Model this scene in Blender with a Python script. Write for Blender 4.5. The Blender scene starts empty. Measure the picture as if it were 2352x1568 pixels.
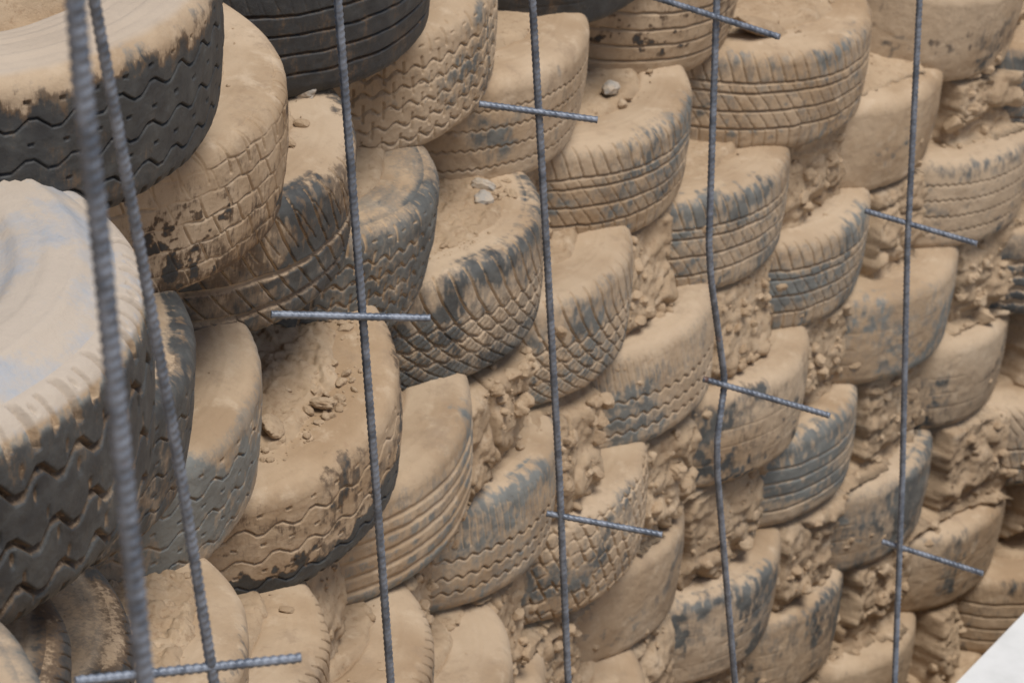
import bpy, math, random
import numpy as np
from mathutils import Vector, Matrix

# ------------------------------------------------------------------ camera, world, sun
scene = bpy.context.scene
COL = scene.collection
W, H = 2352.0, 1568.0
F = 8370.4
CAM = Vector((-3.4657, -3.2596, 2.391))
D_ = Vector((0.67761, 0.56786, -0.46731)).normalized()
R_ = Vector((0.67894, -0.72725, 0.10076)).normalized()
U_ = R_.cross(D_).normalized()
R_ = D_.cross(U_).normalized()
cam_data = bpy.data.cameras.new('camera')
cam = bpy.data.objects.new('camera', cam_data); COL.objects.link(cam)
cam.matrix_world = Matrix(((R_.x, U_.x, -D_.x, CAM.x), (R_.y, U_.y, -D_.y, CAM.y), (R_.z, U_.z, -D_.z, CAM.z), (0, 0, 0, 1)))
cam_data.sensor_width = 36.0
cam_data.lens = F / W * 36.0
cam_data.clip_start = 0.05; cam_data.clip_end = 3000
cam_data.dof.use_dof = True
cam_data.dof.focus_distance = 4.1
cam_data.dof.aperture_fstop = 15.0
scene.camera = cam

SUN_EL, SUN_AZ = 70.0, -112.0          # degrees; azimuth measured from +X towards +Y
world = bpy.data.worlds.new('World'); scene.world = world; world.use_nodes = True
wn = world.node_tree.nodes; wl = world.node_tree.links
bg = wn['Background']
sky = wn.new('ShaderNodeTexSky'); sky.sky_type = 'NISHITA'; sky.sun_disc = False
sky.sun_elevation = math.radians(SUN_EL); sky.sun_rotation = math.radians(90 - SUN_AZ)
sky.dust_density = 3.0; sky.air_density = 1.0
wl.new(sky.outputs[0], bg.inputs[0]); bg.inputs[1].default_value = 0.072
sd = bpy.data.lights.new('sun', 'SUN'); sd.energy = 2.75; sd.angle = math.radians(24); sd.color = (1.0, 0.95, 0.88)
sun = bpy.data.objects.new('sun', sd); COL.objects.link(sun)
sv = Vector((math.cos(math.radians(SUN_AZ)) * math.cos(math.radians(SUN_EL)), math.sin(math.radians(SUN_AZ)) * math.cos(math.radians(SUN_EL)), math.sin(math.radians(SUN_EL))))
sun.rotation_euler = sv.to_track_quat('Z', 'Y').to_euler()
vs = scene.view_settings
vs.view_transform = 'Standard'; vs.look = 'None'; vs.gamma = 1.0; vs.exposure = 0.15; vs.use_curve_mapping = False

# ------------------------------------------------------------------ noise helpers (numpy)
def _hash(ix, iy, seed):
    h = (ix.astype(np.int64) * 374761393 + iy.astype(np.int64) * 668265263 + seed * 2147483647) & 0xFFFFFFFF
    h = ((h ^ (h >> 13)) * 1274126177) & 0xFFFFFFFF
    h = h ^ (h >> 16)
    return (h & 0xFFFFFF) / float(0xFFFFFF)
def vn(x, y, seed=0):
    x = np.asarray(x, float); y = np.asarray(y, float)
    ix, iy = np.floor(x), np.floor(y); fx, fy = x - ix, y - iy
    fx = fx * fx * (3 - 2 * fx); fy = fy * fy * (3 - 2 * fy)
    a = _hash(ix, iy, seed); b = _hash(ix + 1, iy, seed); c = _hash(ix, iy + 1, seed); d = _hash(ix + 1, iy + 1, seed)
    return (a * (1 - fx) + b * fx) * (1 - fy) + (c * (1 - fx) + d * fx) * fy
def fbm(x, y, seed=0, o=4):
    s = 0; a = 1.0; t = 0
    for i in range(o):
        s = s + a * vn(x * 2 ** i, y * 2 ** i, seed + i * 17); t += a; a *= .5
    return s / t
def worley(x, y, seed=0):
    ix, iy = np.floor(x), np.floor(y)
    f1 = np.full(x.shape, 9.0); f2 = np.full(x.shape, 9.0); idv = np.zeros(x.shape)
    for dx in (-1, 0, 1):
        for dy in (-1, 0, 1):
            cx, cy = ix + dx, iy + dy
            px = cx + _hash(cx, cy, seed); py = cy + _hash(cx, cy, seed + 91)
            d = np.hypot(x - px, y - py)
            hv = _hash(cx, cy, seed + 191)
            m = d < f1
            f2 = np.where(m, f1, np.minimum(f2, d)); idv = np.where(m, hv, idv); f1 = np.where(m, d, f1)
    return f1, f2, idv
def sstep(a, b, x):
    t = np.clip((x - a) / (b - a), 0, 1); return t * t * (3 - 2 * t)
def tri(x): return 4 * np.abs((x % 1.0) - .5) - 1
def trap(x): return np.clip(1.7 * tri(x), -1, 1)
def groove(d, w, e=.0009): return np.clip((w / 2 + e - np.abs(d)) / (2 * e), 0, 1)
def per(x, P): return (x / P - np.round(x / P)) * P      # signed distance to the nearest multiple of P

# ------------------------------------------------------------------ scene helpers
def tag(o, label=None, cat=None, group=None, kind=None):
    if label: o['label'] = label
    if cat: o['category'] = cat
    if group: o['group'] = group
    if kind: o['kind'] = kind
    return o
def link(o, parent=None):
    COL.objects.link(o)
    if parent: o.parent = parent
    return o
def mesh_obj(name, co, quads, mat, parent=None, attrs=None, smooth=True):
    me = bpy.data.meshes.new(name)
    co = np.ascontiguousarray(co, np.float32); quads = np.ascontiguousarray(quads, np.int32)
    k = quads.shape[1]; nf = len(quads)
    me.vertices.add(len(co)); me.vertices.foreach_set('co', co.ravel())
    me.loops.add(nf * k); me.loops.foreach_set('vertex_index', quads.ravel())
    me.polygons.add(nf); me.polygons.foreach_set('loop_start', np.arange(0, nf * k, k, dtype=np.int32))
    me.polygons.foreach_set('loop_total', np.full(nf, k, np.int32))
    me.update(calc_edges=True)
    me.polygons.foreach_set('use_smooth', np.full(nf, smooth, bool))
    for nm, arr in (attrs or {}).items():
        a = me.attributes.new(nm, 'FLOAT', 'POINT'); a.data.foreach_set('value', np.ascontiguousarray(arr, np.float32).ravel())
    me.materials.append(mat); me.validate()
    return link(bpy.data.objects.new(name, me), parent)
def grid_quads(nu, nv, wrap=False):
    i = np.arange(nu if wrap else nu - 1)[:, None]; j = np.arange(nv - 1)[None, :]
    i2 = (i + 1) % nu
    return np.stack([i * nv + j, i2 * nv + j, i2 * nv + j + 1, i * nv + j + 1], -1).reshape(-1, 4)
def box(name, lo, hi, mat, parent=None, bev=0.004):
    import bmesh
    bm = bmesh.new(); bmesh.ops.create_cube(bm, size=1)
    for v in bm.verts: v.co = Vector([(lo[i] + hi[i]) / 2 + v.co[i] * (hi[i] - lo[i]) for i in range(3)])
    bmesh.ops.bevel(bm, geom=bm.edges[:], offset=bev, segments=2, affect='EDGES')
    me = bpy.data.meshes.new(name); bm.to_mesh(me); bm.free(); me.materials.append(mat)
    return link(bpy.data.objects.new(name, me), parent)

# ------------------------------------------------------------------ materials
class NT:
    def __init__(s, name, rid=None):
        s.m = bpy.data.materials.new(name); s.m.use_nodes = True
        s.n = s.m.node_tree.nodes; s.l = s.m.node_tree.links; s.b = s.n['Principled BSDF']
        s.tc = s.n.new('ShaderNodeTexCoord'); oi = s.n.new('ShaderNodeObjectInfo')
        mp = s.n.new('ShaderNodeVectorMath'); mp.operation = 'MULTIPLY_ADD'
        cb = s.n.new('ShaderNodeCombineXYZ')
        s.rnd = s.attr(rid) if rid else oi.outputs['Random']
        for i in range(3): s.l.new(s.rnd, cb.inputs[i])
        s.l.new(cb.outputs[0], mp.inputs[0]); mp.inputs[1].default_value = (37, 53, 71); s.l.new(s.tc.outputs['Object'], mp.inputs[2])
        s.v = mp.outputs[0]
    def noise(s, scale, detail=5, rough=.6, stretch=None):
        t = s.n.new('ShaderNodeTexNoise'); t.inputs['Scale'].default_value = scale; t.inputs['Detail'].default_value = detail
        t.inputs['Roughness'].default_value = rough
        if stretch:
            m = s.n.new('ShaderNodeMapping'); m.inputs['Scale'].default_value = stretch; s.l.new(s.v, m.inputs[0]); s.l.new(m.outputs[0], t.inputs[0])
        else: s.l.new(s.v, t.inputs[0])
        return t.outputs['Fac']
    def math(s, op, a, b=0.0, c=None):
        t = s.n.new('ShaderNodeMath'); t.operation = op
        for i, x in enumerate([a, b] + ([c] if c is not None else [])):
            if isinstance(x, (int, float)): t.inputs[i].default_value = x
            else: s.l.new(x, t.inputs[i])
        return t.outputs[0]
    def remap(s, x, a, b, lo=0., hi=1.):
        t = s.n.new('ShaderNodeMapRange'); t.interpolation_type = 'SMOOTHSTEP'
        for i, k in enumerate((a, b, lo, hi)): t.inputs[i + 1].default_value = k
        s.l.new(x, t.inputs[0]); return t.outputs[0]
    def mix(s, f, a, b):
        t = s.n.new('ShaderNodeMix'); t.data_type = 'RGBA'
        if isinstance(f, (int, float)): t.inputs[0].default_value = f
        else: s.l.new(f, t.inputs[0])
        for i, x in ((6, a), (7, b)):
            if isinstance(x, tuple): t.inputs[i].default_value = (*x, 1)
            else: s.l.new(x, t.inputs[i])
        return t.outputs[2]
    def attr(s, name):
        t = s.n.new('ShaderNodeAttribute'); t.attribute_name = name; return t.outputs['Fac']
    def bump(s, h, strength, dist, prev=None):
        t = s.n.new('ShaderNodeBump'); t.inputs['Strength'].default_value = strength; t.inputs['Distance'].default_value = dist
        s.l.new(h, t.inputs['Height'])
        if prev: s.l.new(prev, t.inputs['Normal'])
        return t.outputs[0]
    def out(s, col=None, rough=None, normal=None, metal=None):
        for x, k in ((col, 'Base Color'), (rough, 'Roughness'), (normal, 'Normal'), (metal, 'Metallic')):
            if x is None: continue
            if isinstance(x, (int, float)): s.b.inputs[k].default_value = x
            elif isinstance(x, tuple): s.b.inputs[k].default_value = (*x, 1)
            else: s.l.new(x, s.b.inputs[k])
        return s.m

EARTH_A = (0.455, 0.338, 0.222); EARTH_B = (0.330, 0.230, 0.140); EARTH_C = (0.54, 0.428, 0.308)
def earth_color(t):
    c = t.mix(t.remap(t.noise(7, 5), .35, .68), EARTH_B, EARTH_A)
    c = t.mix(t.remap(t.noise(26, 6), .52, .72, 0, .75), c, EARTH_C)
    return t.mix(t.remap(t.noise(60, 3), .60, .75, 0, .55), c, (0.29, 0.195, 0.120))
def rubber_material():
    t = NT('dusty rubber', 'rid')
    dust = t.attr('dust'); tone = t.attr('tone')
    d = t.math('ADD', dust, t.math('MULTIPLY', t.math('SUBTRACT', t.noise(20, 8, .75), .5), 1.25))
    d = t.math('ADD', d, t.math('MULTIPLY', t.math('SUBTRACT', t.noise(120, 4, .7, (1.6, 1.6, .35)), .5), .75))
    f = t.remap(d, .04, .84)
    g = t.math('ADD', tone, t.math('MULTIPLY', t.math('SUBTRACT', t.noise(40, 5), .5), .55))
    rub = t.mix(t.remap(g, .0, 1.), (0.034, 0.035, 0.037), (0.200, 0.207, 0.196))
    rub = t.mix(t.remap(g, 1.1, 1.9), rub, (0.37, 0.385, 0.41))  # bluish sky reflection painted into the rubber of the big tyre tops
    ec = earth_color(t)
    rnd = t.rnd
    ec = t.mix(t.math('MULTIPLY', t.remap(t.noise(3.5, 3), .35, .65), .55), ec, (0.53, 0.425, 0.312))
    ec = t.mix(t.remap(t.noise(11, 7, .75), .52, .66, 0, .55), ec, (0.28, 0.205, 0.140))
    ec = t.mix(t.math('MULTIPLY', rnd, .30), ec, (0.37, 0.285, 0.200))
    ec = t.mix(t.remap(tone, 1.1, 1.9), ec, (0.47, 0.405, 0.335))  # dust on the big tyre tops painted paler, as if catching skylight
    mid = t.mix(t.remap(tone, .15, .40), (0.115, 0.078, 0.050), t.mix(.5, rub, ec))
    col = t.mix(t.remap(f, .5, 1.), t.mix(t.remap(f, 0., .5), rub, mid), ec)
    n1 = t.bump(t.noise(260, 5, .7), .5, .0012)
    n2 = t.bump(t.noise(45, 5), .5, .004, n1)
    t.b.inputs['Specular IOR Level'].default_value = .35
    return t.out(col, t.remap(f, 0, 1, .58, .95), n2)
def earth_material():
    t = NT('packed earth')
    h = t.noise(90, 8, .75); n1 = t.bump(h, .7, .004)
    n2 = t.bump(t.noise(420, 4, .7), .5, .0012, n1)
    c = t.mix(.25, earth_color(t), (0.50, 0.40, 0.295))
    c = t.mix(t.remap(h, .36, .48, .45, 0.), c, (0.24, 0.15, 0.085))
    t.b.inputs['Specular IOR Level'].default_value = .15
    return t.out(c, .97, n2)
def stone_material():
    t = NT('dusty grey stone')
    c = t.mix(t.remap(t.noise(60, 6), .35, .65), (0.33, 0.31, 0.28), (0.48, 0.40, 0.31))
    return t.out(c, .9, t.bump(t.noise(120, 6), .6, .003))
def steel_material():
    t = NT('blue grey steel')
    n = t.noise(60, 5)
    c = t.mix(t.remap(n, .35, .65), (0.125, 0.148, 0.188), (0.26, 0.292, 0.35))
    c = t.mix(t.remap(t.noise(23, 6), .66, .74, 0, .85), c, (0.20, 0.105, 0.065))
    return t.out(c, t.remap(n, .3, .7, .46, .66), t.bump(t.noise(400, 3), .25, .0006), .55)
def paint_material():
    t = NT('white painted render')
    c = t.mix(t.remap(t.noise(9, 6), .45, .7), (0.66, 0.68, 0.69), (0.58, 0.60, 0.605))
    return t.out(c, .6, t.bump(t.noise(80, 5), .25, .002))
RUB, EARTH, STONE, STEEL, PAINT = rubber_material(), earth_material(), stone_material(), steel_material(), paint_material()

# ------------------------------------------------------------------ tread patterns: depth of groove at (u along the tread, v across it, up = +)
def pattern(style, u, v, sd):
    z = np.zeros(np.broadcast(u, v).shape); u = u + z + .005 * (fbm(u / .03, v / .03, sd + 7, 3) - .5); v = v + z + .004 * (fbm(u / .04, v / .04, sd + 8, 3) - .5); g = z
    mx = np.maximum; G = groove
    if style == 'ribs':
        for v0 in (-.046, -.020, .006, .032): g = mx(g, .007 * G(v - v0, .0026))
        g = mx(g, .0016 * G(per(u + .35 * v, .019), .0010) * (v > .036))
    elif style == 'deepribs':
        for v0 in (-.052, -.026, 0, .026): g = mx(g, .010 * G(v - v0 - .0016 * tri(u / .03), .0085, .002))
    elif style == 'summer':
        for v0 in (-.040, -.010, .020, .036): g = mx(g, .007 * G(v - v0, .0026))
        g = mx(g, .0050 * G(per(u + .42 * v, .023), .0017) * ((v > .036) & (v < .085)))
        g = mx(g, .0035 * G(per(u + .8 * v, .023), .0012) * ((v > -.040) & (v < .036)))
        g = mx(g, .0045 * G(per(u + .1 * v, .023), .0018) * ((v < -.040) & (v > -.088)))
    elif style == 'slant':
        for v0 in (-.046, -.004): g = mx(g, .009 * G(v - v0, .0070, .0018))
        g = mx(g, .0065 * G(per(u + .75 * v - 3.0 * v * v, .034), .0024) * (v < .088))
        g = mx(g, .004 * G(per(u + .75 * v + .017, .034), .0013) * (v > .02) * (v < .07))
    elif style == 'directional':
        g = mx(g, .0065 * G(per(u + .95 * v - 5.0 * v * v, .029), .0026) * (v > -.082) * (v < .088))
        for v0 in (-.040, -.016, .008): g = mx(g, .0065 * G(v - v0 + .003 * tri(u / .029), .0030))
        g = mx(g, .0030 * G(per(u - 1.6 * v, .016), .0012) * (v < .020) * (v > -.072))
    elif style == 'truck':
        for v0 in (-.052, -.014, .030): g = mx(g, .011 * G(v - v0 - .0065 * trap(u / .060 + v0 * 30), .0048, .0022))
        k = np.floor((v + .09) / .020)
        g = mx(g, .0045 * G(per(u + .016 * k, .066), .005, .002) * G(v + .09 - (k + .5) * .020, .010, .003))
        g = mx(g, .010 * G(per(u + .15 * v, .066), .009, .003) * (v > .050) * (v < .1))
        g = mx(g, .006 * G(per(u + .033 + .15 * v, .066), .005, .002) * (v > .058) * (v < .09))
        g = mx(g, .008 * G(per(u, .033), .006, .003) * (v < -.066))
    elif style == 'worntruck':
        for v0 in (-.047, -.006, .037): g = mx(g, .0055 * G(v - v0 - .0055 * trap(u / .052 + v0 * 21), .0024))
        for v0 in (-.026, .016, .058): g = mx(g, .004 * G(per(u + v0, .040), .0065, .001) * (np.abs(v - v0) < .0020))
        g = mx(g, .009 * G(per(u, .026), .005, .003) * sstep(-.066, -.074, v))
    elif style == 'wavy':
        for v0 in (-.048, -.024, .004): g = mx(g, .0055 * G(v - v0 - .0028 * np.sin(u * 2 * np.pi / .024), .0028))
        g = mx(g, .0022 * G(per(u + .2 * v, .013), .0012) * (v > .020) * (v < .070))
    elif style == 'finezig':
        for v0 in (-.046, -.016, .014, .042): g = mx(g, .0045 * G(v - v0 - .0020 * tri(u / .015), .0016))
    elif style == 'knob':
        k = np.floor((v + .105) / .022); vr = (v + .105) - (k + .5) * .022
        zz = .0040 * trap(u / .024 + .5 * k)
        g = mx(g, .007 * G(np.abs(vr) - .011 + zz * .5, .0030, .0012))
        g = mx(g, .007 * G(per(u + .012 * k + .5 * vr, .024), .0028, .0012))
        g = g * (v < .080) * (.05 + .95 * sstep(.38, .56, fbm(u / .022, v / .022, sd)))
    elif style == 'brick':
        k = np.floor((v + .105) / .028); vr = (v + .105) - (k + .5) * .028
        g = mx(g, .0032 * G(np.abs(vr) - .014 + .0018 * tri(u / .05 + k * .37), .0015))
        g = mx(g, .0036 * G(per(u + .024 * k + .5 * vr, .043), .0018))
        g = mx(g, .0045 * G(per(u + .25 * v, .037), .0022) * (v > .045) * (v < .095))
        g = g * (.30 + .70 * sstep(.3, .6, fbm(u / .05, v / .04, sd)))
    elif style == 'snow':
        for v0 in (-.058, -.032, -.006, .020, .044): g = mx(g, .006 * G(v - v0 - .0042 * np.sin(u * 2 * np.pi / .031 + v0 * 90), .0026, .0012))
        k = np.floor((v + .071) / .026)
        g = mx(g, .005 * G(per(u + .0155 * k, .031), .0024, .0012) * (vn(np.floor(u / .031), k, sd) > .25))
        g = mx(g, .004 * G(per(u + .0155 * k + .0155, .031), .009) * G(v + .071 - (k + .5) * .026, .0020))
    elif style == 'faint':
        for v0 in (-.036, -.008, .022): g = mx(g, .0014 * G(v - v0, .0016))
        g = g * sstep(.35, .6, fbm(u / .06, v / .05, sd))
    elif style == 'smear':
        for v0 in (-.054, -.030, -.006, .018, .040): g = mx(g, .0040 * G(v - v0, .0045, .003))
    elif style == 'lugs':
        g = mx(g, .005 * G(per(u + .9 * v, .021), .0018) * (v > .03) * (v < .086))
        for v0 in (-.04, 0.): g = mx(g, .006 * G(v - v0, .0026))
        g = mx(g, .004 * G(per(u + .4 * v, .021), .0014) * (v < .02))
    elif style == 'notch':
        g = mx(g, .006 * G(per(u, .026), .007, .004) * sstep(-.070, -.078, v))
    return g

GDUST = {(-1, -3): .34, (0, -4): .05, (1, -3): .25, (2, -2): .1, (0, -1): .6, (-1, -2): .3}
def make_tyre(key, prm, style, dust0, patch, tone, label, fill=.5, wear=1.0):
    x, y, z, R, tx, ty = prm
    sd = (key[0] * 131 + key[1] * 17 + 1009) % 997
    rs = np.random.RandomState(sd)
    rid = rs.rand()
    root = bpy.data.objects.new('old_tyre', None); root.empty_display_size = .1
    root.location = (x, y, z)
    # columns of the tilt used when the wall was measured
    m = Matrix(((1, 0, tx), (0, 1, -ty), (-tx, ty, 1))).to_4x4()
    root.rotation_euler = m.to_euler()
    link(root); tag(root, label, 'tyre', 'old tyres laid flat in an earth packed wall')
    depth = (Vector((x, y, z)) - CAM).length
    ds = max(.0011, .00030 * depth); wide = key in ((0, -4), (-1, -3)) or key[0] == -2; a0 = -215 if wide else -158; a1 = -25
    nf = int(math.radians(a1 - a0) * R / ds); nb = 90
    ph = np.concatenate([np.radians(np.linspace(a0, a1, nf, endpoint=False)), np.radians(np.linspace(a1, a0 + 360, nb, endpoint=False))])
    fade = (sstep(a0 + 1, a0 + 4, np.degrees(ph)) * (1 - sstep(a1 - 3, a1 - 1, np.degrees(ph))))[:, None]
    big = key in ((0, -4), (-1, -3))
    T0 = .048 if key == (-1, -3) else .060
    RB = (.0995 - T0) / (math.pi / 2)
    wz = {(-1, -3): .113, (0, -4): .093}.get(key, .0915) / (T0 + RB)
    nv = int(.2 / ds)
    v = np.linspace(-.0995, .0995, nv)
    U = (ph * R)[:, None] + rs.rand() * .3; V = v[None, :]
    g = pattern(style, U, V, sd) * wear
    wn = fbm(U / .10, V / .08 + 5, sd + 3, 3)                    # uneven wear
    g = fade * g * (.55 + 1.0 * np.clip(wn, 0, 1)) * (1 - sstep(.088, .0995, np.abs(V)))
    # dust packed in the grooves
    a = np.clip((np.abs(V) - T0) / RB, 0, None); sg = np.sign(V)
    r = R - .003 * np.minimum(np.abs(V) / T0, 1) ** 2 - RB * (1 - np.cos(a)) - .001
    zz = (np.where(np.abs(V) < T0, V, sg * (T0 + RB * np.sin(a)))) * wz
    outr = .004 * (fbm(ph / .5, ph * 0, sd, 3)[:, None] - .5) * 2
    edge = (1 - sstep(.09, .0995, np.abs(V))) * fade
    fine = (.0016 * (fbm(U / .012, V / .012, sd + 9, 3) - .5) + .003 * (fbm(U / .05, V / .04, sd + 29, 3) - .5)) * edge
    dr = -g + fine
    rr = r + outr + dr * np.cos(a); zz = zz + dr * np.sin(a) * sg
    co = np.stack([rr * np.cos(ph)[:, None], rr * np.sin(ph)[:, None], zz], -1)
    # dust: earth lies in the grooves, on top and in cloudy patches; the low left tyres also get painted shade
    low = fbm(U / .12, V / .09, sd + 41, 4); streak = fbm(U / .009, V / .015, sd + 51, 4)
    th = .60 - .24 * patch
    pz = sstep(th, th + .24, low) * (.25 + .75 * sstep(.30, .70, streak))
    shoulder = np.exp(-((V - .030) / .036) ** 2)
    gd = np.clip(g / .0025, 0, 1); keep = 1 - .8 * gd
    dust = dust0 + 0 * V + GDUST.get(key, .45 * dust0 + .1) * gd + .55 * sstep(.072, .098, V) * min(1, dust0 + .35)
    if key == (-1, -3): dust = dust + .85 * sstep(.056, .074, V + .03 * (streak - .5))
    dust = dust - pz * (.45 + .50 * patch) * keep - .42 * patch * shoulder * sstep(.36, .62, .6 * streak + .4 * low) * keep
    spots = sstep(.54, .74, fbm(U / .018, V / .014, sd + 81, 4)) * sstep(.06, -.02, V) * sstep(.4, .6, fbm(U / .09, V / .07, sd + 87, 3))
    dust = dust - (.75 if key in ((0, -3), (2, -1), (0, 3)) else .45) * spots * keep
    nz2 = .035 * (fbm(U / .02, V / .02, sd + 95, 4) - .5)
    if key == (0, -4): dust = dust + .62 * sstep(.045, .088, V + 2 * nz2)
    if key == (-1, 0): dust = dust - 1.0 * sstep(-.018, -.036, V + 2.2 * nz2 + .014 * np.sin(U / .07))
    if key == (0, -2): dust = dust - .20 * sstep(.02, -.05, V + nz2)
    if key[0] == -2 and key[1] < 0: dust = dust - .25  # shadow of the big left tyre painted in by thinning the dust
    if key == (0, -3): dust = dust - .35 * sstep(.0, -.07, V + 2 * nz2)
    if key == (0, 0): dust = dust - .30 * sstep(-.02, -.07, V + nz2)
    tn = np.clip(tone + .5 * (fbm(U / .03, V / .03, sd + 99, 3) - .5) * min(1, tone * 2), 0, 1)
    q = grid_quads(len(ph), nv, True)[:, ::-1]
    tread = mesh_obj('tread', co.reshape(-1, 3), q, RUB, root, {'rid': np.full(dust.shape, rid), 'dust': dust, 'tone': tn + (sstep(*((.057, .074) if key == (-1, -3) else (.066, .0985)), V) * ((1.9 if key == (-1, -3) else 1.6) - tone) if big else 0)})  # tone beyond grey carries the painted skylight onto the big tyres' shoulders
    # sidewalls, upper and lower, starting on the last ring of the tread
    for s, nm in ((1, 'sidewall'), (-1, 'sidewall')):
        j = nv - 1 if s > 0 else 0
        r0, z0 = rr[:, j], zz[:, j]
        rin = {(-1, -3): .20, (0, -4): .195}.get(key, .175)
        tt = np.linspace(0, 1, 34)[None, :]
        r1 = r0[:, None] * (1 - tt) + rin * tt
        hump = (.017 if key == (-1, -3) else .0022) * np.sin(np.pi * np.clip(tt * 1.6, 0, 1)) - .020 * sstep(.62, 1.0, tt)
        rings = .0022 * np.exp(-((tt - .20) / .02) ** 2) + .0028 * np.exp(-((tt - .70) / .03) ** 2) + .0016 * np.exp(-((tt - .34) / .018) ** 2)
        if not big: rings = rings * .45
        if key == (-1, -3): rings = 2.2 * rings + .004 * sstep(.40, .44, tt)
        if big: rings = rings + .0018 * (np.abs(((tt * 9) % 1) - .5) < .14) * (tt < .62)
        nz = .0022 * (fbm(U[:, :1] / .05 + 0 * tt, tt / .25, sd + 61 + s, 3) - .5) * np.clip(tt * 12, 0, 1)
        z1 = z0[:, None] + s * (hump * wz + rings * np.clip(tt * 10, 0, 1)) + nz
        if key == (0, -4): dust0 = .5
        cs = np.stack([r1 * np.cos(ph)[:, None], r1 * np.sin(ph)[:, None], z1], -1)
        dv = dust[:, j][:, None] * (1 - sstep(0, .15, tt)) + (dust0 + (.10 if key in ((-2, -1), (-2, -2)) else .42)) * sstep(0, .15, tt)  # two low left tyres kept darker on top, as painted shade
        if big: dv = dv + .35 * sstep(0, .15, tt)
        dv = dv - (1.35 if key == (-1, -3) else .5) * patch * sstep(.30, .85, fbm(U[:, :1] / .13 + 0 * tt, tt / .30, sd + 71, 6)) + .1 * sstep(0, .2, tt)
        if s < 0: dv = dv - .3
        q = grid_quads(len(ph), 34, True)
        if s > 0: q = q[:, ::-1]
        mesh_obj(nm, cs.reshape(-1, 3), q, RUB, root, {'rid': np.full(dv.shape, rid), 'dust': dv, 'tone': ((1.9 if key == (-1, -3) else 1.6) + 0 * dv) if big else np.clip(tone + .2 * sstep(0, .2, tt) + 0 * dv, 0, 1)})  # tone beyond grey paints skylight on the big tyres' sidewalls
    return root

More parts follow.
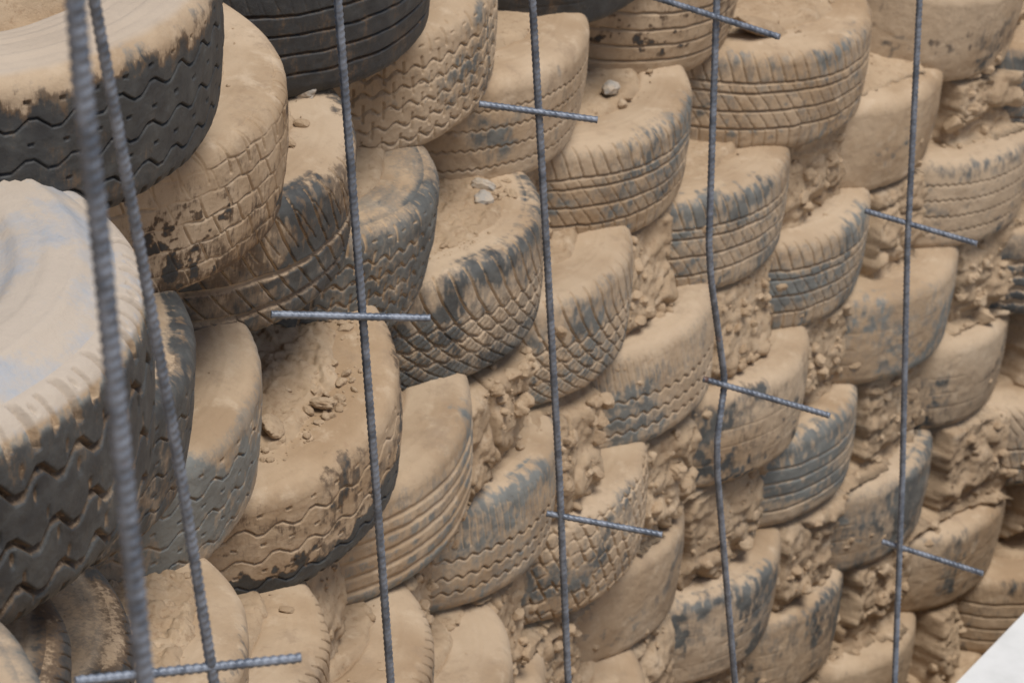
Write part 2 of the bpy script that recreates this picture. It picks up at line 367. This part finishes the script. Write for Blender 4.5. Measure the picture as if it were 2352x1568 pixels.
# lattice position (along the course, course going down): measured centre, outer radius, tilts
P = {
(0,0):(0.0032,-0.0144,-0.0024,0.2943,-0.0516,-0.056),(0,1):(0.3089,0.0579,-0.1693,0.2945,-0.026,-0.0357),
(0,2):(0.5851,0.0968,-0.3615,0.2961,-0.0527,-0.0699),(0,3):(0.8938,0.1161,-0.5363,0.2959,0.0068,-0.0146),
(0,4):(1.1385,0.1605,-0.7306,0.2901,-0.0336,-0.0201),(0,5):(1.4102,0.1608,-0.9188,0.2897,-0.038,0.0156),
(0,6):(1.6847,0.1503,-1.1035,0.2847,-0.0144,0.0538),(1,0):(0.5558,0.169,-0.0035,0.2903,-0.03,0.0188),
(2,0):(1.1006,0.2332,-0.0208,0.2917,0.0142,-0.0064),(3,0):(1.6454,0.284,-0.0364,0.2873,0.0568,0.1166),
(1,1):(0.844,0.1755,-0.1897,0.2935,0.0016,-0.017),(1,2):(1.1429,0.2067,-0.359,0.2911,-0.0022,0.0216),
(1,3):(1.4281,0.1898,-0.5469,0.2922,0.0022,0.0105),(1,4):(1.6706,0.2046,-0.7423,0.2823,0.0419,0.0047),
(1,5):(1.9733,0.1347,-0.923,0.2907,-0.018,0.0037),(2,1):(1.3931,0.2656,-0.1891,0.2875,0.0228,0.0475),
(2,2):(1.6836,0.2346,-0.3707,0.2899,-0.0102,0.0105),(3,1):(1.9531,0.2296,-0.2029,0.2936,-0.026,0.0367),
(2,3):(1.9706,0.1714,-0.5615,0.2927,-0.0025,0.029),(0,-1):(-0.2912,-0.0708,0.1863,0.2845,0.0282,0.0682),
(0,-2):(-0.5891,-0.1854,0.357,0.2913,-0.0506,0.0395),(0,-3):(-0.8581,-0.3141,0.5461,0.2933,-0.0531,0.0221),
(0,-4):(-1.1251,-0.3901,0.765,0.3486,-0.0528,-0.0202),(-1,-3):(-1.5700,-0.6640,0.5911,0.4268,-0.0431,-0.0648),
(-1,-2):(-1.1462,-0.4839,0.3687,0.2902,-0.0386,0.0702),(-1,-1):(-0.8897,-0.3372,0.1759,0.2938,-0.1243,0.0866),
(-1,0):(-0.5429,-0.2369,0.0174,0.3086,-0.1999,0.076),(-1,1):(-0.2621,-0.1412,-0.1758,0.2985,-0.1246,0.0042),
(-1,2):(0.0352,-0.0613,-0.3555,0.2939,-0.016,-0.0174),(-1,3):(0.342,0.0034,-0.5248,0.2984,-0.0535,-0.017),
(-1,4):(0.5631,0.0749,-0.7354,0.2892,-0.0305,0.0172),(-1,5):(0.8755,0.0922,-0.9077,0.2916,-0.0067,0.0219),
(-1,6):(1.1457,0.1296,-1.0894,0.2858,-0.0031,-0.0065),(-1,7):(1.4086,0.1207,-1.2868,0.2841,0.0039,0.0051),
(-2,3):(-0.227,-0.2316,-0.5477,0.2993,-0.0049,-0.0052),(-2,2):(-0.5133,-0.3302,-0.3647,0.2987,-0.0041,-0.0044),
(-2,1):(-0.8218,-0.4254,-0.1828,0.2931,-0.0013,-0.0013),(-2,0):(-1.1062,-0.564,0.0006,0.2931,-0.0011,-0.0011),
(-2,-1):(-1.4135,-0.7006,0.1832,0.2881,0.0005,0.0005),(-2,-2):(-1.6814,-0.8911,0.3671,0.2916,-0.0004,-0.0003),
(-2,-3):(-1.9236,-1.1189,0.5123,0.3042,-0.0039,-0.0033),(-2,4):(0.0189,-0.1068,-0.7338,0.2903,-0.0002,-0.0002),
(-2,5):(0.3265,-0.068,-0.9153,0.2959,-0.0035,-0.0039),(-2,6):(0.5769,0.0177,-1.1016,0.2876,0.0014,0.0016),
(1,-1):(0.2588,0.1499,0.1904,0.2858,-0.0215,0.0424),(1,-2):(-0.0471,0.0737,0.3542,0.2901,-0.1036,0.0275),
(1,-3):(-0.3095,-0.0275,0.5425,0.2903,-0.0535,-0.0269),(2,-1):(0.804,0.283,0.1751,0.2805,0.0465,0.0828),
(2,-2):(0.5148,0.2394,0.3489,0.2889,-0.0751,0.0314),(0,7):(1.9912,0.0766,-1.2843,0.29,0,0.01),
(-1,8):(1.7155,0.065,-1.4677,0.29,0,0.01)}

# style, dust, bare patches, rubber tone (0 black, 1 grey), label
S = {
(0,-4):('worntruck',.18,.35,.20,'big truck tyre at the top left, pale dusty top over a black zigzag tread'),
(-1,-3):('truck',.14,.75,.22,'big tyre at the left edge with whitish dusty top and black deep zigzag tread'),
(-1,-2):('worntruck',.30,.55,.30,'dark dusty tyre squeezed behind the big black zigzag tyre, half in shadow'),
(-1,-1):('worntruck',.52,.8,.85,'grey tan tyre with worn zigzag tread behind the two left rebars'),
(-1,0):('worntruck',.84,.35,.25,'tilted tyre with earth heaped on top and a torn black lower tread edge'),
(-1,1):('smear',.72,.55,.85,'smooth dusty tyre with four broad curved grooves, right of the torn tyre'),
(-1,2):('wavy',.60,.7,.80,'grey blue tyre with wavy grooves left of the fourth rebar'),
(-1,3):('knob',.72,.35,.55,'knobbly block tread tyre behind the low cross bar of the fourth rebar'),
(-1,4):('notch',.90,.25,.6,'bare tan tyre with notched lower edge, under the knobbly low tyre'),
(-1,5):('faint',.74,.7,.55,'smooth tyre with black scuffs low behind the bent rebar'),
(-1,6):('faint',.72,.7,.5,'smooth tyre with a dark scuffed belly, right of the bent rebar at the bottom'),
(-1,7):('faint',.82,.45,.5,'smooth dusty tyre at the bottom edge behind the rightmost rebar'),
(-1,8):('faint',.85,.3,.5,'dusty tyre at the bottom right beside the white parapet'),
(0,-3):('brick',.80,.30,.12,'large brown tyre with worn brick shaped blocks under the top left truck tyre'),
(0,-2):('slant',.52,.6,.28,'tyre with slanted slots and two wide grooves, left of the third rebar'),
(0,-1):('snow',.26,.7,.48,'dark grey winter tyre with wavy knobs behind the crossing of the third rebar'),
(0,0):('directional',.54,.6,.40,'tyre with curved crossing grooves and loose rubble on top, left of the fourth rebar'),
(0,1):('directional',.70,.5,.65,'tyre with curved crossing grooves right of the fourth rebar'),
(0,2):('wavy',.72,.6,.65,'pale tyre with faint wavy grooves left of the bent rebar'),
(0,3):('faint',.74,.55,.35,'smooth tyre with black scuff marks behind the middle cross bar of the bent rebar'),
(0,4):('ribs',.66,.65,.75,'narrow looking tyre with grey ribs under the tip of the bent rebar cross bar'),
(0,5):('faint',.62,.9,.6,'smooth tyre with a big grey bare patch left of the rightmost rebar'),
(0,6):('faint',.84,.35,.5,'tan tyre behind the lowest cross bar of the rightmost rebar'),
(0,7):('ribs',.76,.4,.4,'ribbed tyre above the white parapet at the right edge'),
(1,0):('summer',.74,.55,.6,'tyre with three grooves and toothed shoulder, a grey stone on its top'),
(2,0):('summer',.70,.6,.6,'wide tyre with even grooves and a flat clod on top, right of the bent rebar'),
(3,0):('bald',.88,.25,.35,'large bald tan tyre at the top right behind the rightmost rebar'),
(1,1):('summer',.62,.7,.6,'tyre with a dark shiny shoulder behind the bent rebar upper kink'),
(1,2):('summer',.62,.75,.7,'grey tyre with long shoulder slots left of the rightmost rebar cross bar'),
(1,3):('faint',.72,.7,.85,'smooth tan tyre with faint lines straddled by the rightmost rebar'),
(1,4):('faint',.88,.25,.4,'bare tan tyre with one dark square mark, right of the rightmost rebar'),
(1,5):('lugs',.78,.4,.6,'blurred dusty tyre cut by the right edge, above the ribbed one'),
(2,1):('bald',.88,.25,.6,'tilted bald tyre showing worn raised sidewall marks, left of the rightmost rebar'),
(2,2):('finezig',.84,.35,.55,'tan tyre with fine zigzag lines at the right edge, above the dark ridged one'),
(3,1):('ribs',.55,.6,.5,'small visible piece of dark ribbed tyre at the upper right edge'),
(2,3):('deepribs',.50,.5,.35,'dark tyre with deep ridges cut by the right edge'),
(1,-1):('finezig',.82,.4,.6,'tan tyre with thin zigzag lines behind the upper cross bar of the fourth rebar'),
(1,-2):('snow',.82,.35,.5,'brown knobbly tyre between the black tyre and the fourth rebar'),
(1,-3):('ribs',.16,.2,.10,'black ribbed tyre at the top behind the third rebar'),
(2,-1):('ribs',.82,.4,.15,'tan tyre with dark straight grooves at the top left of the bent rebar'),
(2,-2):('faint',.20,.2,.08,'black smooth tyre at the top edge behind the fourth rebar'),
(-2,-3):('faint',.45,.7,.6,'pale grey tyre shoulder in the bottom left corner'),
(-2,-2):('lugs',.40,.5,.16,'shadowed tyre low at the left under the big zigzag tyre, nearest the left edge'),  # shade from the tyre above painted in: darker rubber, less dust
(-2,-1):('lugs',.46,.5,.18,'dim tyre under the zigzag tyres, left of the first blurred rebar foot'),  # same painted shade, put into dust and rubber tone
(-2,0):('finezig',.86,.3,.5,'dusty tyre top with crusted hole behind the lowest left cross bar'),
(-2,1):('lugs',.80,.4,.5,'dusty tyre with slanted shoulder slots at the tip of the lowest left cross bar'),
(-2,2):('lugs',.84,.4,.6,'dusty tyre at the bottom right behind the foot of the third rebar'),
(-2,3):('bald',.92,.1,.6,'smooth bare tyre top at the bottom between third and fourth rebars'),
(-2,4):('bald',.92,.1,.6,'small strip of tyre top at the bottom edge left of the fourth rebar foot'),
(-2,5):('bald',.92,.15,.6,'tyre top at the bottom edge right of the fourth rebar foot'),
(-2,6):('bald',.90,.1,.6,'sliver of tyre top at the bottom edge left of the bent rebar foot'),
}
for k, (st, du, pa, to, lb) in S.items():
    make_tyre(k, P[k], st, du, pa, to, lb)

# ------------------------------------------------------------------ packed earth between the tyres
DX, DH, ST = .5601, .18346, .50786
def wall_y(X, Z): return .36396 * X - .11413 * X * X + .15229 * Z
FULL = {(-1,1):.012,(-1,2):.018,(0,2):.035,(1,1):.05,(0,1):.035,(0,0):.12,(1,0):.16,(2,0):.13,(-1,4):.04,(-1,3):.025}
PK = np.array([[p[0], p[2], p[1]] for p in P.values()])
PRES = PK[:, 2] - wall_y(PK[:, 0], PK[:, 1])
def wall_fit(X, Z):
    num = np.zeros(X.shape); den = np.full(X.shape, .02)
    for (x, z, _), r in zip(PK, PRES):
        w = np.exp(-((X - x) ** 2 + ((Z - z) * 1.3) ** 2) / (2 * .17 ** 2)); num += w * r; den += w
    return wall_y(X, Z) + num / den
def recess(a, b):
    h = _hash(np.asarray(a * 1.0), np.asarray(b * 1.0), 5)
    base = np.where(b >= 1, .030 + .026 * h, np.where(b == 0, .12 + .03 * h, .20 + .03 * h))
    base = np.where(a <= -2, np.where(b >= 1, .035 + .025 * h, .19), base)
    for (aa, bb), r in FULL.items(): base = np.where((a == aa) & (b == bb), r, base)
    return base
SURF = {}
def earth_wall():
    st = .0042
    xs = np.arange(-2.5, 3.1, st); zs = np.arange(-1.66, .98, st)
    X, Z = np.meshgrid(xs, zs, indexing='ij')
    bf = -Z / DH; Xw = X + .02 * (fbm(X / .1, Z / .1, 77, 3) - .5)
    def rec(bi):
        a = np.floor((X - bi * DX * ST) / DX); return recess(a, bi)
    b0 = np.floor(bf); fr = sstep(.42, .58, bf - b0 + .10 * (fbm(X / .05, Z / .05, 8, 3) - .5))
    rc = rec(b0) * (1 - fr) + rec(b0 + 1) * fr
    y = wall_fit(X, Z) - .29 + rc
    f1, f2, idv = worley(X / .085 + .6 * fbm(X / .06, Z / .06, 2, 2), Z / .07, 11)
    g1, g2, idg = worley(X / .036 + .5 * fbm(X / .03, Z / .03, 4, 2), Z / .032, 23)
    k1, k2, idk = worley(X / .014, Z / .013, 37)
    big = np.sqrt(np.clip(1 - f1 ** 2, 0, 1)); mid = np.sqrt(np.clip(1 - g1 ** 2, 0, 1)); sm = np.sqrt(np.clip(1 - k1 ** 2, 0, 1))
    rough = sstep(.35, .6, fbm(X / .12, Z / .12, 51, 3))
    b_lo = np.round(bf) - bf          # -.5 at the foot of a course, +.5 at its head
    y += .020 * sstep(-.20, -.42, b_lo + .35 * (fbm(X / .05, Z / .05, 19, 3) - .5)) * (bf > .5)
    crumb = fbm(X / .011, Z / .011, 13, 5); bil = np.abs(fbm(X / .035, Z / .035, 14, 4) - .5) * 2
    y -= .019 * (idv - .45) * sstep(0, .30, f2 - f1) + .009 * big
    y -= (.011 * (idg - .5) * sstep(0, .35, g2 - g1) + .003 * mid) * rough
    y += .012 * (1 - sstep(0, .12, f2 - f1)) * rough
    y -= .0022 * (sm * idk) * rough
    y -= .030 * (fbm(X / .13, Z / .13, 3, 3) - .5) + .006 * (crumb - .5) + .008 * (bil - .3)
    y -= .005 * (fbm(X / .0045, Z / .0045, 91, 3) - .5) + .004 * (crumb - .5)
    y += .10 * sstep(1.62, 1.80, X) * sstep(-1.08, -1.20, Z)
    for (x_, y_, z_, R_t, tx_, ty_) in P.values():
        i0, i1 = np.searchsorted(xs, [x_ - R_t, x_ + R_t])
        dx = X[i0:i1] - x_; half = np.sqrt(np.clip(R_t ** 2 - dx ** 2, 0, 1))
        zc = z_ - dx * tx_ - half * ty_
        hz = .094 * (1.2 if R_t > .4 else 1)
        m = (np.abs(Z[i0:i1] - zc) < hz) & (half > 0)
        surf = y_ - half + .010 + .035 * sstep(.070, .094, np.abs(Z[i0:i1] - zc)) + .010 * (crumb[i0:i1] - .3)
        hh = float(_hash(np.array(round(x_ * 100)), np.array(round(z_ * 100)), 3))
        wob = .10 * (fbm(Z[i0:i1] / .05 + x_ * 9, X[i0:i1] / .05, 31, 4) - .5)
        e = np.where(dx < 0, -dx / R_t - (.46 + .16 * hh), dx / R_t - .70) + wob
        surf = surf - .30 * sstep(0, .10, e)
        y[i0:i1] = np.where(m, np.maximum(y[i0:i1], surf), y[i0:i1])
    top = np.where(X < -.55, .70, .98)
    y = np.where(Z > top, y + 1.2, y)
    SURF['g'] = (xs, zs, y)
    co = np.stack([X, y, np.minimum(Z, top)], -1).reshape(-1, 3)
    q = grid_quads(len(xs), len(zs), False)
    o = mesh_obj('packed_earth', co, q, EARTH)
    return tag(o, 'lumpy tan earth rammed into the gaps between the tyres', 'earth', kind='stuff')
earth_wall()

# ------------------------------------------------------------------ earth heaped in the tyre centres
def tyre_matrix(k):
    x, y, z, R, tx, ty = P[k]
    return Matrix.Translation((x, y, z)) @ Matrix(((1, 0, tx), (0, 1, -ty), (-tx, ty, 1))).to_euler().to_matrix().to_4x4()
def earth_fill():
    cs, qs, off = [], [], 0
    for k in P:
        R = P[k][3]; sd = (k[0] * 31 + k[1] * 7 + 500) % 777
        wz = {(-1, -3): 1.24, (0, -4): 1.02}.get(k, 1.0)
        heap = k in ((0, 0), (-1, 0), (-2, 0))
        nr, na = (110, 360) if heap else (70, 240)
        rr = np.linspace(0.02, .275 if heap else .245, nr)[None, :]; an = np.linspace(-math.pi, math.pi, na, endpoint=False)[:, None]
        lim = .178 + .055 * fbm(np.cos(an) * 2 + 5, np.sin(an) * 2 + 5, sd, 3) + (.035 if heap else 0)
        X = rr * np.cos(an); Y = rr * np.sin(an)
        f1, f2, idv = worley(X / .03 + 20, Y / .03 + 20, sd); k1, k2, idk = worley(X / .011 + 50, Y / .011 + 50, sd + 4)
        h = .0935 * wz + .010 * (1 - (rr / .24) ** 2) + .012 * (fbm(X / .08 + 9, Y / .08 + 9, sd, 3) - .5)
        h = h + .007 * idv * np.sqrt(np.clip(1 - f1 ** 2, 0, 1)) * sstep(.5, .7, fbm(X / .06 + 3, Y / .06 + 3, sd + 2, 2)) + .0028 * idk * np.sqrt(np.clip(1 - k1 ** 2, 0, 1))
        if heap: h = h + .012 * sstep(.20, .05, rr) + .006 * (fbm(X / .012 + 40, Y / .012 + 40, sd + 8, 4) - .4) + .004 * idk
        h = h - .035 * sstep(-.030 if heap else -.012, .02, rr - lim)
        M = np.array(tyre_matrix(k)); c = np.stack([X, Y, h, np.ones_like(X)], -1).reshape(-1, 4) @ M.T
        cs.append(c[:, :3]); qs.append(grid_quads(na, nr, True) + off); off += na * nr
    o = mesh_obj('loose_earth', np.concatenate(cs), np.concatenate(qs), EARTH)
    tag(o, 'loose dusty earth heaped in the open centres of the tyres', 'earth', kind='stuff')
earth_fill()

import bmesh
def ico(sub):
    bm = bmesh.new(); bmesh.ops.create_icosphere(bm, subdivisions=sub, radius=1)
    v = np.array([p.co[:] for p in bm.verts]); f = np.array([[q.index for q in p.verts] for p in bm.faces]); bm.free(); return v, f
IC2, IC3, IC4, ICM = ico(2), ico(3), ico(5), ico(4)
def lump(tmpl, size, seed, rough=.35):
    v, f = tmpl; rs = np.random.RandomState(seed)
    n = fbm(v[:, 0] * 1.6 + 7, v[:, 1] * 1.6 + v[:, 2] * 1.3 + 3, seed, 3)[:, None] - .5
    w, w2, _ = worley(v[:, 0] * 1.3 + v[:, 2] * .7 + 9, v[:, 1] * 1.3 - v[:, 2] * .5 + 9, seed)
    q = v * (1 + rough * 1.6 * n - rough * .35 * w[:, None])
    # angular facets
    for _ in range(7):
        d = rs.normal(size=3); d /= np.linalg.norm(d); t = .62 + .25 * rs.rand()
        e = q @ d - t; q = q - np.clip(e, 0, None)[:, None] * d * .9
    return q * np.asarray(size), f
def rot(seed):
    rs = np.random.RandomState(seed); a, b, c = rs.rand(3) * 6.28
    return np.array(Matrix.Rotation(a, 3, 'Z') @ Matrix.Rotation(b * .15, 3, 'X'))
def rubble():
    rs = np.random.RandomState(4); cs, fs, off = [], [], 0
    dens = {(0,0):520,(-1,0):620,(0,-2):50,(0,-4):110,(-2,0):90,(1,0):40,(2,0):45,(1,1):30,(0,-1):10,(1,-1):45,(-1,2):45,(-1,1):30,(0,1):35,(-2,1):50,(-2,2):30,(2,1):15,(0,2):14}
    for k in P:
        n = int(dens.get(k, 8) * 2.6)
        M = np.array(tyre_matrix(k)); R = P[k][3]
        for i in range(n):
            a = rs.uniform(-math.pi * .95, -.1); r = R * math.sqrt(rs.uniform(.08, .70))
            cx_, cy_ = r * math.cos(a), r * math.sin(a)
            if fbm(np.array(cx_ / .07 + 11), np.array(cy_ / .07 + 11), k[0] * 7 + k[1] + 60, 2) < .44 + .12 * rs.rand(): continue
            if (k == (0, -4)): a = rs.uniform(-3.1, 3.1); r = R * rs.uniform(0, .55)
            s = .0012 + .0085 * rs.rand() ** 6
            q, f = lump(IC2, (s * rs.uniform(.8, 1.5), s, s * rs.uniform(.5, .9)), int(rs.randint(9999)))
            p = np.array([r * math.cos(a), r * math.sin(a), .0935 * {(-1, -3): 1.24, (0, -4): 1.02}.get(k, 1.0) + s * .25 + (.008 * max(0, 1 - (r / .22) ** 2)), 1]) @ M.T
            cs.append(q @ rot(int(rs.randint(9999))).T + p[:3]); fs.append(f + off); off += len(q)
    xs, zs, yg = SURF['g']
    for i in range(15000):
        X0, Z0 = rs.uniform(-1.5, 2.5), rs.uniform(-1.5, .5)
        ix, iz = int((X0 - xs[0]) / (xs[1] - xs[0])), int((Z0 - zs[0]) / (zs[1] - zs[0]))
        y0 = yg[ix, iz]
        if y0 > wall_y(X0, Z0) - .29 + .17: continue
        if fbm(np.array(X0 / .08), np.array(Z0 / .08), 66, 2) < .36 + .15 * rs.rand(): continue
        s = .0022 + .0145 * rs.rand() ** 3.2
        q, f = lump(IC3 if s > .008 else IC2, (s * rs.uniform(.8, 1.4), s, s * rs.uniform(.6, 1.)), int(rs.randint(9999)))
        cs.append(q @ rot(int(rs.randint(9999))).T + np.array([X0, y0 + .15 * s, Z0])); fs.append(f + off); off += len(q)
    made = 0
    PV = list(P.values())
    for i in range(9000):
        X0, Z0 = rs.uniform(-1.2, 2.5), rs.uniform(-1.5, .2)
        ix, iz = int((X0 - xs[0]) / (xs[1] - xs[0])), int((Z0 - zs[0]) / (zs[1] - zs[0]))
        y0 = yg[ix, iz]; bad = False; near = 9.
        for (x_, y_, z_, R_t, tx_, ty_) in PV:
            dx = X0 - x_
            if abs(dx) < R_t and abs(Z0 - (z_ - dx * tx_ - .2 * ty_)) < .105:
                sf = y_ - math.sqrt(R_t ** 2 - dx * dx); near = min(near, y0 - sf)
                if y0 > sf - .004: bad = True; break
        if bad or y0 > wall_y(X0, Z0) - .29 + .15: continue
        s = .008 + .018 * rs.rand() ** 1.8
        q, f = lump(ICM, (s * rs.uniform(.9, 1.4), s * rs.uniform(.7, 1.), s * rs.uniform(.7, 1.)), int(rs.randint(9999)), .30)
        q = q * (1 + .10 * (fbm(q[:, :1] / .006 + 5, (q[:, 1:2] + .7 * q[:, 2:3]) / .006, i, 3) - .5))
        cs.append(q @ rot(int(rs.randint(9999))).T + np.array([X0, y0 + .75 * s - .005, Z0])); fs.append(f + off); off += len(q)
        made += 1
        if made > 450: break
    o = mesh_obj('rubble', np.concatenate(cs), np.concatenate(fs), EARTH, smooth=False)
    tag(o, 'crumbs and small clods of dry earth on the tyre tops and in the gaps', 'rubble', kind='stuff')
rubble()
def stone(name, p, size, seed, mat, label, cat, tm=IC4, rough=.35):
    q, f = lump(tm, size, seed, rough)
    q = q + .06 * min(size) * (fbm(q[:, :1] / .006 + 5, (q[:, 1:2] + q[:, 2:3]) / .006, seed, 3) - .5) * 2
    q = q @ rot(seed).T
    o = mesh_obj(name, q, f, mat); o.location = p
    return tag(o, label, cat)
stone('stone', (.583, -.006, .108), (.022, .016, .013), 3, STONE, 'small angular grey stone lying on the three groove tyre', 'stone')
stone('stone', (-.389, -.291, .462), (.017, .012, .010), 8, STONE, 'pale grey stone on the rear of the slanted slot tyre', 'stone')
stone('stone', (.150, -.144, .117), (.020, .014, .011), 15, STONE, 'upper of two pale stones in rubble on the crossing groove tyre', 'stone')
stone('stone', (.120, -.172, .115), (.019, .015, .010), 21, STONE, 'lower of two pale stones in rubble on the crossing groove tyre', 'stone')
stone('earth_clod', (1.02, .04, .082), (.030, .085, .016), 33, EARTH, 'long flat brown clod lying on the wide four groove tyre', 'clod')
stone('earth_clod', (-.570, -.455, .106), (.024, .019, .010), 43, EARTH, 'flat cracked clod on the heaped tyre, farther left', 'clod')
stone('earth_clod', (-.489, -.462, .116), (.017, .012, .009), 44, EARTH, 'small rounded clod in the middle of the heaped tyre top', 'clod')
stone('earth_clod', (.177, -.093, .118), (.022, .014, .012), 46, EARTH, 'tan clod at the back of the rubble strewn tyre under the zigzag tyre', 'clod')

# ------------------------------------------------------------------ reinforcing bars
def bar_mesh(name, pts, rad, parent, seed=0):
    pts = [Vector(p) for p in pts]
    # smooth polyline by arc length
    seg = [0]
    for a, b in zip(pts, pts[1:]): seg.append(seg[-1] + (b - a).length)
    L = seg[-1]; n = max(int(L / .00125), 20); s = np.linspace(0, L, n)
    A = np.array([p[:] for p in pts]); C = np.stack([np.interp(s, seg, A[:, i]) for i in range(3)], -1)
    if len(pts) > 2:
        w = int(.03 / .00125); kx = np.hanning(2 * w + 3)[1:-1]; kx /= kx.sum()
        for i in range(3):
            ext = np.concatenate([C[0, i] + (np.arange(-w, 0) * (C[1, i] - C[0, i])), C[:, i], C[-1, i] + (np.arange(1, w + 1) * (C[-1, i] - C[-2, i]))])
            C[:, i] = np.convolve(ext, kx, 'valid')
    T = np.gradient(C, axis=0); T /= np.linalg.norm(T, axis=1)[:, None]
    ref = np.array([.31, -.95, .05]) if abs(T[0][2]) > .5 else np.array([0, 0, 1.0])
    B = np.cross(T, ref); B /= np.linalg.norm(B, axis=1)[:, None]; N = np.cross(B, T)
    m = 28; th = np.linspace(0, 2 * math.pi, m, endpoint=False)[None, :]; S = s[:, None]
    half = np.where(th < math.pi, 1, -1); tl = (th % math.pi) / math.pi
    rib = np.clip((np.abs(((S + half * (tl - .5) * .007) / .0075) % 1 - .5) - .5 + .22) / .08, 0, 1) * np.sin(np.pi * tl) ** .6
    lon = np.exp(-(np.minimum(tl, 1 - tl) / .07) ** 2)
    amp = .20 if seed < 2 or seed == 7 else .13
    r = rad * (1.02 - amp + amp * np.maximum(rib, .75 * lon)) + .00012 * (fbm(S / .004 + 0 * th, th * 2 + 0 * S, seed, 2) - .5)
    taper = np.ones(n); r = r * taper[:, None]
    co = C[:, None, :] + r[..., None] * (np.cos(th)[..., None] * B[:, None, :] + np.sin(th)[..., None] * N[:, None, :])
    co = co.reshape(-1, 3); q = grid_quads(n, m, False); 
    # close the seam and the two ends
    i = np.arange(n - 1); seam = np.stack([i * m + m - 1, (i + 1) * m + m - 1, (i + 1) * m, i * m], -1)
    base = len(co); co = np.concatenate([co, C[:1], C[-1:]])
    j = np.arange(m); j2 = (j + 1) % m
    caps = np.concatenate([np.stack([j, j2, np.full(m, base), np.full(m, base)], -1)[:, :3], ])
    capb = np.stack([(n - 1) * m + j2, (n - 1) * m + j, np.full(m, base + 1)], -1)
    me_q = np.concatenate([q, seam])
    o = mesh_obj(name, co, me_q, STEEL, parent)
    bm = bmesh.new(); bm.from_mesh(o.data); bm.verts.ensure_lookup_table()
    for c in np.concatenate([caps, capb]):
        try: bm.faces.new([bm.verts[int(x)] for x in c])
        except ValueError: pass
    bmesh.ops.recalc_face_normals(bm, faces=bm.faces[:]); bm.to_mesh(o.data); bm.free()
    return o
def ext(pts):
    pts = [Vector(p) for p in pts]
    d0 = (pts[0] - pts[1]).normalized(); d1 = (pts[-1] - pts[-2]).normalized()
    return [pts[0] + d0 * .35] + pts + [pts[-1] + d1 * .25]
BARS = [
 (.0064, [(-2.1858,-1.836,1.5896),(-2.1825,-1.846,1.5183),(-2.1747,-1.8565,1.4365),(-2.1638,-1.878,1.2769),(-2.1524,-1.9007,1.1087)], [],
  'thick looking blurred rebar nearest the camera at far left'),
 (.0050, [(-1.7542,-1.3742,1.3258),(-1.75,-1.3764,1.3044),(-1.7091,-1.3982,1.094),(-1.6693,-1.4199,.8852),(-1.6305,-1.4468,.645)],
  [((-1.7394,-1.3826,.6931),(-1.567,-1.4737,.6931))], 'sharp leaning rebar second from the left with a low cross bar'),
 (.0050, [(-.8378,-.754,.8936),(-.8103,-.7955,.576),(-.7857,-.8322,.2939),(-.7594,-.8748,-.0296)],
  [((-.885,-.7421,.4919),(-.7457,-.8549,.4919))], 'third rebar from the left, its single cross bar nearly level'),
 (.0050, [(-.2594,-.535,.682),(-.2244,-.5824,.313),(-.1943,-.6246,-.0144),(-.1685,-.6748,-.3868)],
  [((-.2881,-.4962,.4988),(-.197,-.6168,.4988)),((-.1977,-.6129,-.0815),(-.1139,-.7458,-.0815))], 'fourth rebar from the left, straight, with cross bars high and low'),
 (.0050, [(.2032,-.4714,.5523),(.1863,-.5336,.1707),(.1943,-.5398,.1169),(.2423,-.554,-.0555),(.2195,-.5711,-.1307),(.2209,-.5788,-.1838),(.2998,-.6242,-.6123)],
  [((.1779,-.3862,.4945),(.2196,-.5745,.4945)),((.2268,-.5247,-.0564),(.2918,-.7047,-.0564))], 'bent rebar kinked in the middle, second from the right'),
 (.0050, [(.7514,-.4287,.4102),(.7348,-.4964,-.0079),(.7455,-.5508,-.3837),(.7416,-.6157,-.804)],
  [((.7184,-.4192,.0259),(.772,-.5919,.0259)),((.7414,-.5363,-.5152),(.7939,-.696,-.5152))], 'rightmost rebar with two slanting cross bars'),
]
for i, (rad, pts, stubs, lb) in enumerate(BARS):
    root = link(bpy.data.objects.new('reinforcing_bar', None)); root.location = (0, 0, 0)
    base = ext(pts)[-1]; root.location = base; root.empty_display_size = .1
    tag(root, lb, 'rebar', 'steel reinforcing bars standing in front of the tyre wall')
    o = bar_mesh('upright_bar', [Vector(p) - base for p in ext(pts)], rad, root, i)
    for j, (a, b) in enumerate(stubs):
        off = Vector((-.25, -.42, .05)) * .012
        a, b = Vector(a) - base + off * .8, Vector(b) - base + off * .8
        c = bar_mesh('cross_bar', [a, b], rad * .92, root, i * 7 + j)

# ------------------------------------------------------------------ ground and the white parapet at the foot
bm = bmesh.new(); bmesh.ops.create_grid(bm, x_segments=2, y_segments=2, size=60)
me = bpy.data.meshes.new('ground'); bm.to_mesh(me); bm.free(); me.materials.append(EARTH)
g = link(bpy.data.objects.new('ground', me)); g.location = (0, 0, -1.63); tag(g, kind='structure')
pr = box('white_parapet', (-.35, -.72, -.83), (1.35, 0.0, 0.0), PAINT, bev=.006)
pr.location = (.889, -.625, -.8); pr.rotation_euler = (0, 0, math.atan2(.060, .281))
tag(pr, 'smooth white painted parapet crossing the bottom right corner', 'parapet')
